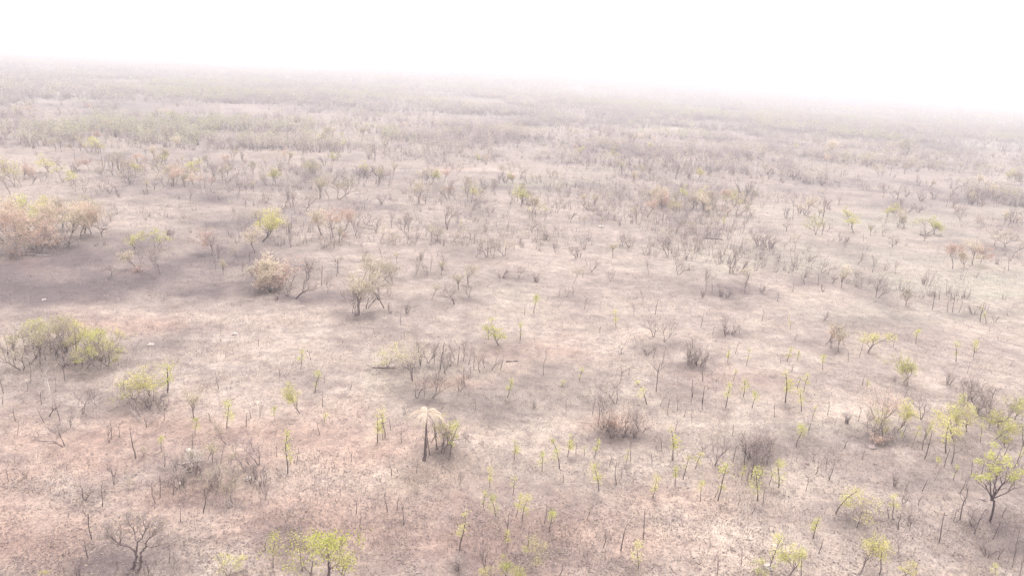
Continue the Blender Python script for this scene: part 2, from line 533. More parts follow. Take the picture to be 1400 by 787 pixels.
def add_leaves(rg, cb, tips, n, size, clump=False):
    if not n:
        return
    fine = [t for t in tips if t[2] >= 2]
    if clump:
        cl = rg.sample(fine, min(len(fine), 26))
        for i in range(n):
            p, d, _ = rg.choice(cl)
            q = p + Vector((rg.gauss(0, .26), rg.gauss(0, .26), rg.gauss(0, .17)))
            cb.leaf(q, size * rg.uniform(.6, 1.3), rg)
    else:
        # uneven: leaves keep to a random subset of the twigs
        keep = [t for t in fine if rg.random() < .6]
        for i in range(n):
            p, d, _ = rg.choice(keep)
            q = p + Vector((rg.gauss(0, .2), rg.gauss(0, .2), rg.gauss(0, .15)))
            cb.leaf(q, size * rg.uniform(.6, 1.3), rg)


def pole(seed, tuft=0, leafy=None, sprigs=2):
    rg = random.Random(seed)
    tb, cb = MB(), MB()
    n = 9; pts = [Vector((0, 0, -.2))]; rad = [.062]
    d = Vector((rg.gauss(0, .05), rg.gauss(0, .05), 1)).normalized()
    for i in range(n):
        d = (d + Vector((rg.gauss(0, .085), rg.gauss(0, .085), .12))).normalized()
        pts.append(pts[-1] + d * (3.4 / n)); rad.append(.062 - .038 * (i + 1) / n)
    tb.tube(pts, rad, 6, 0)
    P = dict(TREE); P['max'] = 2; P['split'] = 0; P['kids'] = (3, 2, 0); P['seg'] = .2
    tips = []
    for k in range(sprigs):
        i = rg.randint(4, n); q = pts[i]
        a = rg.uniform(0, 6.283)
        dd = Vector((math.cos(a) * .8, math.sin(a) * .8, .9)).normalized()
        P2 = dict(P)
        branch(rg, cb if tuft else tb, cb if tuft else tb, q, dd, rg.uniform(.35, .8), rad[i] * .6, 0, P2, tips)
    if tuft:
        cs = [pts[-1] + Vector((0, 0, .08))]
        for k in range(rg.choice((1, 2, 2, 3, 4))):
            i = rg.randint(4, n - 1)
            a = rg.uniform(0, 6.283); l = rg.uniform(.1, .5)
            e = pts[i] + Vector((math.cos(a) * l, math.sin(a) * l, rg.uniform(.1, .35)))
            cb.tube([pts[i], pts[i].lerp(e, .5) + Vector((0, 0, .03)), e], [rad[i] * .5, rad[i] * .4, .012], 3, 0)
            cs.append(e)
        for c in cs:
            s = rg.uniform(.24, .55)
            for i in range(int(tuft * s / .3)):
                v = Vector((rg.gauss(0, s * .62), rg.gauss(0, s * .62), rg.gauss(0, s * .75)))
                cb.leaf(c + v, rg.uniform(.05, .11), rg)
    return finish(tb, cb, 'sapling', seed, [M_CHAR], [M_TWIG, leafy or M_BRIGHT], ('stem', 'leaves' if tuft else 'twigs'))


def multi(seed, n=7, leafy=None, nleaf=0, upright=.35, bark=None, spread=.35):
    rg = random.Random(seed)
    tb, cb = MB(), MB(); tips = []
    P = dict(TREE); P['max'] = 3; P['split'] = 2; P['kids'] = (3, 3, 3, 0); P['ang'] = (12, 40); P['kink'] = .12; P['fork'] = 1
    for s in range(n):
        a = rg.uniform(0, 6.283); q = spread * math.sqrt(rg.random())
        p = Vector((math.cos(a) * q, math.sin(a) * q, -.15))
        d = Vector((math.cos(a) * upright * rg.random() * 1.6, math.sin(a) * upright * rg.random() * 1.6, 1)).normalized()
        branch(rg, tb, cb, p, d, rg.uniform(.5, 1.9), rg.uniform(.03, .06), 0, P, tips)
    add_leaves(rg, cb, tips, nleaf, .09)
    return finish(tb, cb, 'shrub', seed, [bark or M_CHAR], [M_TWIG, leafy or M_DRY], ('stems', 'twigs' if not nleaf else 'leaves'))


def palm():
    rg = random.Random(3)
    tb, cb = MB(), MB()
    pts = [Vector((0, 0, -.3)), Vector((0, 0, .1)), Vector((.03, 0, .5)), Vector((.04, .02, 1.8)), Vector((.09, .02, 3.4)), Vector((.14, .0, 4.9)), Vector((.14, 0, 5.15))]
    tb.tube(pts, [.19, .17, .10, .075, .07, .085, .05], 9, 0)
    top = pts[-1]
    for k in range(9):
        a = k * 2 * math.pi / 9 + rg.uniform(-.25, .25)
        out = Vector((math.cos(a), math.sin(a), 0)); side = Vector((-math.sin(a), math.cos(a), 0))
        L = rg.uniform(2.0, 2.7); rise = rg.uniform(.15, .6); ms = []
        for i in range(10):
            u = i / 9
            ms.append(top + out * (L * (math.sin(u * 1.35) * .78)) + Vector((0, 0, rise * math.sin(min(u * 2.4, 3.1)) - 1.9 * u ** 2.1)))
        cb.tube(ms, [.035 - .025 * i / 9 for i in range(10)], 3, 0)
        for i in range(1, 10):
            for s in (-1, 1):
                for j in range(2):
                    p = ms[i].lerp(ms[i - 1], j * .5)
                    w = .38 * math.sin(min(i / 9 * 3 + .35, 3.0)) + .05
                    tip = p + side * s * w * .75 + Vector((0, 0, -.45 * w)) + (ms[i] - ms[i - 1]).normalized() * w * .6
                    nrm = (ms[i] - ms[i - 1]).normalized() * .085
                    b = len(cb.v); cb.v += [p - nrm, p + nrm, tip]; cb.f.append((b, b + 1, b + 2)); cb.m.append(0)
    return finish(tb, cb, 'palm', 1, [M_CHAR], [M_STRAW, M_STRAW], ('trunk', 'fronds'))


def big_forked():
    """the wide two-stemmed tree in the lower left of the plain, limb by limb (metres)"""
    rg = random.Random(77)
    tb, cb = MB(), MB(); tips = []

    def limb(pp, r0_, r1_, kids=6):
        pts = [Vector(p) for p in pp]; n = len(pts)
        rad = [.72 * (r0_ + (r1_ - r0_) * i / (n - 1)) for i in range(n)]
        # subdivide with wobble
        P_, R_ = [pts[0]], [rad[0]]
        for i in range(n - 1):
            for j in (1, 2, 3):
                f = j / 3; q = pts[i].lerp(pts[i + 1], f)
                if j < 3:
                    q += Vector((rg.gauss(0, .05), rg.gauss(0, .05), rg.gauss(0, .04)))
                P_.append(q); R_.append(rad[i] * (1 - f) + rad[i + 1] * f)
        tb.tube(P_, R_, 7, 0)
        P = dict(TREE); P['max'] = 3; P['split'] = 1; P['kids'] = (4, 4, 3, 0); P['seg'] = .18; P['kink'] = .2
        for k in range(kids):
            i = rg.randint(len(P_) // 2, len(P_) - 1)
            d = (P_[min(i, len(P_) - 1)] - P_[i - 1]).normalized() + Vector((rg.gauss(0, .6), rg.gauss(0, .6), rg.uniform(0, .7)))
            branch(rg, tb, cb, P_[i], d.normalized(), rg.uniform(.6, 1.1), R_[i] * .6, 0, P, tips)
    limb([(-.55, 0, -.2), (-.25, .1, .5), (-.05, .1, 1.2), (.0, .1, 1.9)], .21, .15, 0)
    limb([(-.0, .1, 1.85), (-.55, .2, 2.5), (-1.3, .1, 2.75), (-2.0, .3, 3.2), (-2.9, .2, 3.9)], .14, .05, 9)
    limb([(-1.3, .1, 2.75), (-1.7, -.2, 3.5), (-2.2, -.3, 4.4)], .09, .04, 6)
    limb([(.0, .1, 1.85), (.1, .4, 2.9), (.6, .5, 3.7), (1.1, .7, 4.6), (1.3, .6, 5.3)], .13, .04, 9)
    limb([(.1, .4, 2.6), (-.3, .8, 3.6), (-.5, 1.0, 4.6)], .08, .03, 7)
    limb([(.3, -.1, -.2), (.45, -.1, .8), (.65, -.2, 1.7), (.75, -.2, 2.4)], .19, .13, 0)
    limb([(.75, -.2, 2.35), (1.2, -.2, 2.9), (1.3, -.3, 3.5), (1.7, -.2, 4.2), (2.3, -.1, 4.5)], .12, .04, 10)
    limb([(1.25, -.2, 3.1), (2.0, -.6, 3.3), (2.8, -.6, 3.7)], .07, .03, 6)
    add_leaves(rg, cb, tips, 520, .07)
    return finish(tb, cb, 'tree', 5, [M_CHAR], [M_TWIG, M_OLIVE], ('trunk', 'crown'))


def green_fork():
    """bent trunk, fan of limbs, clumped bright leaves"""
    rg = random.Random(91)
    tb, cb = MB(), MB(); tips = []
    tb.tube([Vector(p) for p in ((.0, 0, -.2), (.05, 0, 1), (.06, .1, 2.2), (-.1, .1, 2.9), (-.5, .1, 3.0))], [.15, .12, .12, .13, .16], 7, 0)
    P = dict(TREE); P['max'] = 3; P['split'] = 2; P['kids'] = (4, 3, 3, 0); P['kink'] = .11; P['ang'] = (18, 45)
    for dx, L in ((-1.5, 2.5), (-.6, 2.4), (.1, 2.9), (.6, 2.9), (1.7, 2.8), (.3, 2.2), (-.2, 2.6)):
        d = Vector((dx * .55, rg.gauss(0, .35), 1)).normalized()
        branch(rg, tb, cb, Vector((-.35, .1, 3.05)), d, L, .085, 0, P, tips)
    fine = [t for t in tips if t[2] >= 2 and t[0].z > 4.3]
    cl = rg.sample(fine, min(24, len(fine)))
    for i in range(1500):
        p, d, _ = rg.choice(cl)
        cb.leaf(p + Vector((rg.gauss(0, .27), rg.gauss(0, .27), rg.gauss(0, .2))), rg.uniform(.07, .14), rg)
    return finish(tb, cb, 'tree', 6, [M_CHAR], [M_TWIG, M_BRIGHT], ('trunk', 'crown'))


PROTO = {
    'B': [bare_tree(100 + i, M_OLIVE if i % 2 else M_TAN, 170 if i % 3 else 0, .05, wide=(1.0, 1.0, 1.3, 1.0, 1.3, 1.0, 1.0, 1.3, 1, 1, 1)[i], tall=(1, 1.3, 1, 1.3, 1, 1, 1.3, 1, 1.7, 1.5, 1.8)[i]) for i in range(11)],
    'G': [bare_tree(200 + i, (M_LEAF, M_BRIGHT, M_LEAF)[i % 3], 1000, .07, bark=M_BROWN if i % 2 else M_CHAR, wide=1.3 if i % 2 else 1.0, clump=(i % 3 == 1)) for i in range(7)],
    'O': [bare_tree(300 + i, M_OLIVE, 750, .058, bark=M_BROWN, tall=1.3 if i % 2 else 1) for i in range(5)],
    'D': [bare_tree(400 + i, M_DRY if i % 2 else M_TAN, 1500, .075, bark=M_BROWN, tall=1.3 if i in (1, 3) else 1) for i in range(6)],
    'W': [bare_tree(500 + i, M_TAN, 40, .06, bark=M_PALE, twig=M_PALE, tall=1.3 if i else 1) for i in range(3)],
    'P': [pole(600 + i, 0, None, (0, 1, 2, 4, 3, 1, 5)[i]) for i in range(7)],
    'S': [pole(700 + i, 46, M_BRIGHT if i % 3 else M_LEAF, (0, 1, 2)[i % 3]) for i in range(9)],
    'M': [multi(800 + i, (5, 7, 9, 6, 8, 12)[i], None, 0, (.35, .5, .3, .6, .4, .25)[i]) for i in range(6)],
    'R': [multi(900 + i, 9, M_DRY, (650, 900, 420)[i], .45, M_BROWN, .6) for i in range(3)],
    'V': [multi(950 + i, 16, None, 0, .16, M_CHAR, .9) for i in range(2)],
    'Q': [multi(970 + i, 9, None, 0, .6, M_PALE, .6) for i in range(2)],
    'A': [palm()], 'X': [big_forked()], 'Y': [green_fork()],
}
INFO = {  # name, category, phrase
    'B': ('burnt_tree', 'tree', 'bare charred tree'), 'G': ('leafy_tree', 'leafy tree', 'yellow-green leafy tree'),
    'O': ('thin_leaved_tree', 'thin-leaved tree', 'thin olive-leaved tree'), 'D': ('scorched_tree', 'scorched tree', 'scorched tan-leaved tree'),
    'W': ('dead_tree', 'dead tree', 'pale leafless dead tree'), 'P': ('charred_sapling', 'charred sapling', 'thin bare charred sapling'),
    'S': ('sprouting_sapling', 'sprouting sapling', 'green-tufted thin sapling'), 'M': ('burnt_shrub', 'shrub', 'many-stemmed bare shrub'),
    'R': ('scorched_shrub', 'scorched shrub', 'rounded pinkish scorched shrub'), 'V': ('burnt_thicket', 'shrub', 'dense upright clump of charred stems'),
    'Q': ('dead_shrub', 'dead shrub', 'pale dead twiggy shrub'), 'A': ('palm_tree', 'palm', 'charred palm'), 'X': ('forked_tree', 'tree', 'wide forked bare tree'),
    'Y': ('bent_tree', 'leafy tree', 'bent green-topped tree')}
GROUPS = {'B': 'bare charred trees on the burnt plain', 'G': 'leafy trees on the burnt plain', 'O': 'thin-leaved trees on the burnt plain',
          'D': 'scorched trees on the burnt plain', 'W': 'pale dead trees on the burnt plain', 'P': 'bare charred saplings on the burnt plain',
          'S': 'sprouting saplings on the burnt plain', 'M': 'burnt shrubs on the plain', 'R': 'scorched shrubs on the plain',
          'V': 'burnt shrubs on the plain', 'Q': 'pale dead shrubs on the plain'}

# ------------------------------------------------------------------ what stands where: (kind, px, py of the foot, height px)
T = []


def put(kind, s):
    for e in s.split():
        a = e.split(','); T.append([kind, float(a[0]), float(a[1]), float(a[2]), float(a[3]) if len(a) > 3 else 1.0])


# bottom left quarter
put('O', '31,506,58,1.1 119,503,46,1.1 85,470,44 55,500,58,1.1 88,492,60,1.1 148,500,52 71,484,50 92,480,46 264,573,44,.9 309,607,32 316,688,44 187,663,16,1.5 197,623,13,1.5 490,430,62,1.1 525,421,58 563,520,56 307,640,26,1.4 355,312,30')
put('G', '102,480,44,1.0 137,505,60,.8 128,488,46,.9 150,500,30,1.0 110,503,20,1.3 185,548,50,1.5 205,540,40,1.3 75,462,34,1.3 46,470,36,1.2 446,792,80,.95 426,785,60,1.0 470,792,50 530,502,36,1.4 411,564,46,.8 684,472,38,1.1 313,789,30,1.3 63,788,12 672,789,26 692,790,30 732,774,44,.8 713,791,24 620,610,44,.8')
put('S', '229,536,44,1.6 310,585,42 393,647,74,.6 516,605,40 526,598,48 411,504,32 443,577,16 376,575,22 661,694,27 670,665,32 678,704,32 629,752,48 703,629,30 701,676,32 705,706,36 714,712,36 752,726,32 615,621,50 525,577,14')
put('P', '11,485,22 21,503,20 42,522,28 5,537,33 37,535,16 89,520,24 57,552,20 76,535,18 82,575,26 60,577,22 180,545,20 287,577,16 337,578,14 225,575,16 4,552,12 21,575,18 24,594,22 97,584,18 83,598,22 153,601,24 164,598,24 186,626,40 200,584,14 12,657,18 140,692,32 126,737,42 120,761,24 203,786,22 231,769,22 219,680,30 237,676,26 225,638,22 278,701,38 247,712,22 337,583,12 263,612,20 406,632,22 437,594,20 481,630,20 523,600,28 534,588,16 549,605,20 378,624,13 535,650,16 530,698,30 543,696,20 552,716,30 487,702,20 492,720,14 414,780,30 363,752,13 343,571,12 355,570,18 425,491,14 383,514,13 444,523,12 479,532,10 635,529,26 692,552,14 721,749,34 765,787,22 650,560,12 582,625,30')
put('B', '66,569,32 97,580,32 114,565,32 130,553,30 88,610,36 149,605,32 156,662,42 117,683,38,1.3 232,634,20 284,628,32 294,676,44 273,638,22,1.4 325,620,22 353,636,40 363,684,34 400,706,24,1.3 414,709,26 397,748,34 405,740,30 599,614,46 590,604,44 608,617,38 402,408,38,1.5 447,401,26 487,431,50 482,428,40 501,421,42 584,496,40 594,497,32 608,510,40 622,492,36 633,493,30 657,509,34,1.2 671,505,24 590,544,40,1.3 570,544,38 642,406,24,1.4 622,416,34 514,461,14 629,662,20 650,753,11 276,655,30 343,640,26 163,778,16 349,617,20 220,375,44,1.3 153,377,22 192,360,26 94,337,26 139,322,30 290,350,36 298,348,26 15,266,30,1.2 62,240,20 45,352,26 24,356,26 8,358,22')
put('M', '92,481,26 60,508,14 205,556,30,1.3 215,553,24 222,560,20 107,788,26 357,662,30,1.3 352,655,30 36,652,18 345,660,24 262,640,18,1.5 250,662,22 300,660,16 535,428,20 556,428,18,1.2 628,535,16,1.4 600,520,14,1.4 625,778,22,1.4 666,782,44,.8 377,410,13,1.4 392,405,22,1.3')
put('W', '54,475,52 65,542,52 168,553,36,1.3 249,658,52,.9 126,270,36 283,273,26 688,350,34 597,270,24 603,267,22 843,252,16 898,262,12 822,567,48')
put('Q', '193,573,30,1.4 205,577,22,1.3 60,520,20,1.5 320,690,18,1.3')
put('D', '385,392,50,1.3 370,390,44,1.1 365,402,30,1.2 10,345,62 25,340,66 45,342,60 62,335,62 78,340,56 95,333,58 110,325,52 125,320,44 140,324,48 5,330,60 455,325,46,1.2 185,366,26,1.3')
put('G', '213,338,28,1.2 184,345,30 86,248,26,1.2 99,253,18,1.3 20,255,44 357,330,52 366,324,40 30,322,60 60,318,50 100,310,44')
# middle
put('S', '741,644,28 765,640,44 776,624,32 799,622,16 812,626,32 819,670,40 730,428,30 711,465,26 842,446,26 873,776,38 856,638,24 920,629,46 934,655,40 923,664,34 951,641,26 958,683,30 981,684,54 1013,655,22 1036,684,48 884,552,34,1.4 995,495,20 1021,500,28 992,557,42 1016,542,30 1028,558,28 1003,520,18 768,528,10')
put('P', '717,431,13 743,512,20 774,562,22 820,455,11 803,710,20 849,752,36 787,620,17 833,637,14 905,618,20 977,680,17 1021,657,22 1043,688,30 1002,630,22 891,632,14 961,520,26 945,550,22 946,577,22 912,567,26 903,555,14 958,447,18 897,535,46 810,565,22 1009,690,12 1028,702,12 850,652,12 1011,455,12 770,660,14 926,560,20 935,570,16 960,560,16')
put('B', '893,460,30,1.3 908,467,38 842,552,34 977,636,62,.7 1027,652,46 1038,652,50 894,490,26 992,460,38 1018,400,22 875,590,32 1100,388,28 912,350,32 940,352,26 928,375,28 808,372,26 906,302,20 938,298,22 954,328,20 968,325,20 1015,318,20 824,300,18 557,322,36,1.4 611,308,40 486,322,32 500,308,26 513,316,28 535,311,26 457,339,26 398,284,34 390,282,28 403,284,26 418,287,24 650,352,28 665,352,30 675,353,30 645,287,28 668,295,22 683,252,18 420,383,44 822,272,16 855,303,18 870,304,20 726,317,22 743,303,20 709,380,22 834,385,22 788,354,20 990,300,14 1072,342,14 582,279,22 523,355,20 571,327,12 337,285,18 310,251,18 260,275,22 160,293,20 582,325,20 365,352,20 850,276,16')
put('M', '885,486,16,1.3 998,456,20,1.4 985,405,20,1.3 995,407,18 1040,400,18 1030,625,42,1.2 1042,618,36,1.2 1022,612,30 868,598,24 722,280,26 716,278,24 731,280,26 753,243,14 805,287,18,1.3 942,245,22 968,240,18,1.4 1015,265,24,1.3 1022,263,24,1.3 1037,337,26,1.3 1050,338,24,1.3 733,385,16,1.5 998,372,36 1010,372,30 966,380,18 850,337,20 861,338,20 747,327,13,1.5 791,352,20 687,381,20,1.4 522,280,18 444,226,18 490,240,18 500,241,20 507,241,20 517,241,22 523,240,20 387,290,12,1.4 443,338,16,1.3 230,322,16 163,270,16 780,300,16 615,258,18 560,255,16')
put('V', '945,497,36,1.1 957,499,34,.9')
put('R', '840,592,34,1.2 828,588,22,1.3 630,524,16,1.6 1203,572,48,1.1 1196,604,16,1.6 1210,606,14,1.6 372,398,30,1.4 192,372,12,1.8')
put('O', '437,272,32,1.2 450,272,35,1.2 463,273,36,1.2 475,272,34,1.2 572,278,34,1.2 627,396,24,1.4 495,385,42 510,386,40 524,384,36 1020,385,22,1.4 838,350,20,1.3 1360,336,26,1.3 1374,338,28,1.2 1388,345,24,1.3 1137,476,38,1.2 1146,480,30 1155,475,20 690,350,30 655,345,24 1237,215,30,1.4 590,330,26 520,330,24 540,335,20')
# right
put('S', '1065,666,42 1142,702,54 1112,735,34 1202,785,52,1.1 1221,710,40 1293,619,48,1.2 1252,470,24 1307,494,32 1076,494,24 1090,492,16 1081,450,18 1074,550,46 1090,530,20 1099,535,30 1096,562,34 1124,505,24 1110,572,20 1271,587,16 1361,788,20,1.3 1348,442,28 1185,530,14 1398,610,36,1.3 1392,632,28 1264,600,24 1279,640,20 1340,604,28 1352,585,30 1250,600,22 1235,602,18')
put('P', '1052,662,22 1116,647,20 1111,630,14 1105,590,16 1155,612,13 1119,756,20 1261,671,18 1215,708,20 1228,724,28 1261,614,30 1264,627,36 1235,594,22 1291,638,28 1301,634,28 1284,740,48 1313,710,54 1313,673,26 1332,729,38 1327,648,22 1342,649,20 1386,641,32 1357,737,30 1365,764,18 1253,788,20 1063,412,13 1274,423,26 1295,427,20 1302,427,20 1311,427,20 1340,440,30 1336,470,13 1175,487,20 1067,496,14 1059,570,20 1179,526,14 1236,545,17 1229,575,20 1174,576,20 1322,510,16 1353,556,32 1246,612,14 1238,670,14 1370,705,20 1255,690,16 1304,712,16 1361,630,22 1373,624,24 1379,660,16 1395,655,18')
put('G', '1078,787,50,.9 1178,715,52,1.2 1176,785,52 1235,789,24,1.2 1037,789,28 1187,482,34,1.3 1240,528,52,.8 1234,522,38 1195,592,36,1.1 1225,588,52,.7 1308,604,48,1.1 1304,588,56,.6 1322,590,36 1365,582,48,1.2 1388,574,40,1.1 1115,321,30,1.2 1168,318,24,1.3 1162,300,20 1223,295,20 1213,297,14,1.3 1267,320,28,1.2 1276,320,26,1.2 1003,284,28,1.2 1360,600,30,1.2 1375,612,26')
put('B', '1227,758,28 1235,688,34 1277,657,26 1090,781,26 1396,786,38 1373,588,26 1224,526,16 1259,573,42 1322,556,46 1337,560,42 1361,578,30 1378,577,30 1203,388,22 1193,372,28 1172,362,22 1225,375,22 1138,387,17 1148,330,18 1325,270,14 1146,280,16 1325,545,30 1345,552,32')
put('M', '1200,596,22,1.3 1158,578,22,1.4 1127,438,16 1329,428,18,1.4 1296,525,28 1105,357,15,1.4 1053,340,16 1262,388,16,1.3 1385,305,22,1.4 1275,272,20,1.4 1260,275,18,1.4 1255,290,14,1.4 1130,280,14 1157,331,14,1.3 1220,595,14,1.3 1360,440,14 1330,720,26 1350,760,24,1.4')
put('D', '1302,367,36,1.2 1330,362,34,1.2 1341,360,30,1.2 1318,364,26 1128,470,30 1130,215,26,1.3')
put('P', '588,622,40 596,616,44 604,618,34 584,612,36 612,606,34 575,500,34 602,505,38 626,498,34 648,505,28 598,530,26 1018,640,34 1030,640,40 1048,634,30 818,580,30 856,596,30')
put('B', '575,498,36 615,500,34 640,498,30 663,503,28 580,540,30 262,645,34 300,650,36 320,660,34 283,680,34 245,668,30 40,498,44 62,492,40 78,490,44 96,492,40 112,497,40 130,500,38 826,585,40 832,590,42 850,588,38 862,592,32 878,590,34 1024,628,40 1034,632,44 1046,622,40 1195,598,36 1206,600,38 1187,590,32 1330,548,36 1342,552,36 1350,565,34 1316,560,34 606,612,42')
put('R', '372,397,40,1.2 390,393,44,1.2 360,400,26,1.3 20,352,34,1.3 50,345,34,1.3 85,335,30,1.3')
put('D', '15,325,56 35,322,58 70,322,52 115,318,46 400,388,40 440,322,42 470,322,40 348,345,40 292,345,38')
put('O', '50,312,50 85,312,46 125,310,42 500,395,40 535,390,36 590,410,30 640,388,30')
put('P', '34,480,30 50,492,30 70,478,30 86,488,28 104,488,30 122,492,30 145,496,30 170,540,26 190,542,26 210,548,26')
put('M', '270,650,24 290,665,24 310,670,22 335,640,22 240,645,22 228,665,20,1.3 88,500,24,1.3 105,498,22,1.3 640,515,16,1.4 855,598,20,1.4 835,598,18,1.4 1040,632,26,1.3 1215,600,20,1.3 1335,565,22,1.3')
put('G', '60,464,34 105,464,36 148,480,38')
put('O', '22,492,44 50,478,40 125,476,40 140,494,44 270,640,28,1.3 290,632,30,1.3 300,668,26,1.3')
T.append(['A', 580, 629, 66, 1.0])
T.append(['X', 187, 777, 78, 1.0])
T.append(['Y', 1353, 713, 112, 1.0])
HAND = len(T)

# random growth between and behind the ones above (clumped, with clearings)
rg = random.Random(4)


def fill(n, y0, y1, kinds, hm, avoid=9, cl=2, x0=-60, x1=1460):
    k = 0; tries = 0
    while k < n and tries < n * 30:
        tries += 1
        px = rg.uniform(x0, x1); py = rg.uniform(y0, y1)
        hor = 72 + 80 * px / 1400
        yy = py + (hor - 112) * (1 - (py - 112) / 700)        # follow the tilted horizon
        g = ground_px(px, yy)
        dn = float(fbm(np.array([g.x / 38]), np.array([g.y / 60]), 71, 3)[0])
        if rg.random() > max(0.03, (dn - .40) * 5):
            continue
        d = (g - CAM).length
        for j in range(rg.randint(1, cl)):
            gx, gy = (g.x, g.y) if j == 0 else (g.x + rg.gauss(0, 3.5), g.y + rg.gauss(0, 3))
            p = Vector((gx, gy, hz(gx, gy)))
            u, v, z = proj(p)
            if any(abs(t[1] - u) < avoid and abs(t[2] - v) < avoid * .5 for t in T[:HAND]):
                continue
            h = rg.uniform(*hm)
            kd = rg.choices([a for a, _ in kinds], [b for _, b in kinds])[0]
            if kd in 'MRVQ': h *= .62
            if kd == 'P': h *= .8
            T.append([kd, u, v, h * FPX / z, 1.0, p])
            k += 1


fill(75, 420, 800, [('P', 6), ('S', 1.5), ('M', .6)], (1.6, 3.8), 12, 1)
fill(130, 290, 420, [('P', 4), ('B', 3), ('M', 1.5), ('O', 1.8), ('D', .4), ('S', .5), ('Q', .4)], (2.4, 5.2), 9, 3)
fill(680, 180, 290, [('B', 2.8), ('M', 2.0), ('O', 3.4), ('G', .8), ('D', 1.5), ('W', .5), ('R', .5), ('P', 2)], (4.0, 8.2), 7, 4)

# ------------------------------------------------------------------ landmarks used to tell look-alikes apart
LM = [('the lone palm', 580, 629), ('the wide forked tree', 187, 776), ('the tall bent green-topped tree', 1353, 713),
      ('the big yellow-green tree', 450, 790), ('the orange-tan scorched clump', 378, 392), ('the yellow-green grove', 115, 490),
      ('the rounded pinkish shrub', 1203, 572), ('the dense upright stem clump', 948, 498), ('the dark forked tree on black ash', 220, 375),
      ('the tan scorched grove', 60, 335), ('the tall two-tufted sapling', 393, 647), ('the white-topped dead tree', 249, 658),
      ('the fallen white logs', 52, 349), ('the pale bare-soil slope', 1150, 560), ('the round pinkish burnt thicket', 840, 592),
      ('the broad olive grove', 457, 272), ('the lone forked tree mid-plain', 557, 322), ('the row of thin charred trees', 508, 241),
      ('the paired white dead trees', 600, 268), ('the white-sprayed dead tree', 688, 350), ('the dark dense shrub mound', 1018, 265),
      ('the tan-leaved pair', 1322, 364), ('the green-tipped forked pair', 901, 464), ('the leaning green-topped tree', 912, 350),
      ('the low green V of trees', 1218, 296), ('the twin olive bushes', 1271, 320), ('the tangled thicket by pale soil', 1036, 622),
      ('the broad-crowned sapling', 229, 536), ('the pinkish litter patch', 630, 526), ('the bright green twin trees', 1306, 600),
      ('the ochre-crowned tree', 563, 520), ('the clump with crossing stems', 355, 658), ('the small round green tree', 684, 472),
      ('the low-crowned green bush', 530, 502), ('the cluster of tufted saplings', 768, 640), ('the tall leaning bare sapling', 977, 636),
      ('the fanned olive tree', 1178, 715), ('the bare pale clearing', 1010, 740), ('the dusky shrub on ash', 625, 778),
      ('the tall slanting stake-like sapling', 1284, 740), ('the red-soil hollow', 1330, 428), ('the green flush of grass', 1365, 200),
      ('the far green-yellow treetop', 1003, 284), ('the paired thin charred trees', 487, 431), ('the upright green pair', 1078, 550),
      ('the three-stemmed shrub mid-plain', 722, 280), ('the pale green meadow strip', 90, 130), ('the small leaning tree at left', 94, 337),
      ('the grey-green plain at right', 1330, 390), ('the pale dead tree with thicket', 822, 567), ('the tufted pair by the clearing', 928, 660)]
ORD = ['nearest', 'second nearest', 'third nearest', 'fourth nearest', 'fifth nearest', 'sixth nearest', 'seventh nearest', 'eighth nearest', 'ninth nearest', 'tenth nearest',
       'eleventh nearest', 'twelfth nearest', 'thirteenth nearest', 'fourteenth nearest', 'fifteenth nearest', 'sixteenth nearest', 'seventeenth nearest', 'eighteenth nearest', 'nineteenth nearest', 'twentieth nearest']
FIXED = {('A', 580.0): 'charred palm with drooping straw-coloured fronds on dark ash', ('X', 187.0): 'wide two-stemmed charred tree with spreading bare crown on dark ash',
         ('Y', 1353.0): 'tall bent charred tree with a fan of limbs and bright yellow-green crown',
         ('V', 945.0): 'dense upright clump of charred stems, taller and leftward of the twin clumps',
         ('V', 957.0): 'narrow upright clump of charred stems joined to a denser one',
         ('G', 446.0): 'big bushy yellow-green tree at the bottom edge, tallest of its clump',
         ('S', 393.0): 'very tall thin sapling carrying two small yellow-green tufts one above another',
         ('W', 249.0): 'white-limbed dead tree with charred foot in the tangled clump',
         ('B', 220.0): 'dark stout forked charred tree standing alone on black ash',
         ('B', 557.0): 'lone stout charred tree with wide open fork mid-plain',
         ('R', 1203.0): 'large rounded pinkish scorched bush beside bright green shoots',
         ('S', 229.0): 'sapling with a broad yellow-green umbrella crown right of the grove',
         ('B', 977.0): 'very tall slender leaning charred tree beside pale soil',
         ('P', 1284.0): 'thick slanting stake-like charred sapling, tallest stake on the lower slope',
         ('D', 385.0): 'fluffy orange-tan scorched tree, largest of its clump on the ash edge',
         ('W', 688.0): 'brush-shaped white dead tree behind a row of charred stems',
         ('M', 625.0): 'dusky low shrub on a dark round spot of ash and painted shade under a pale sapling'}


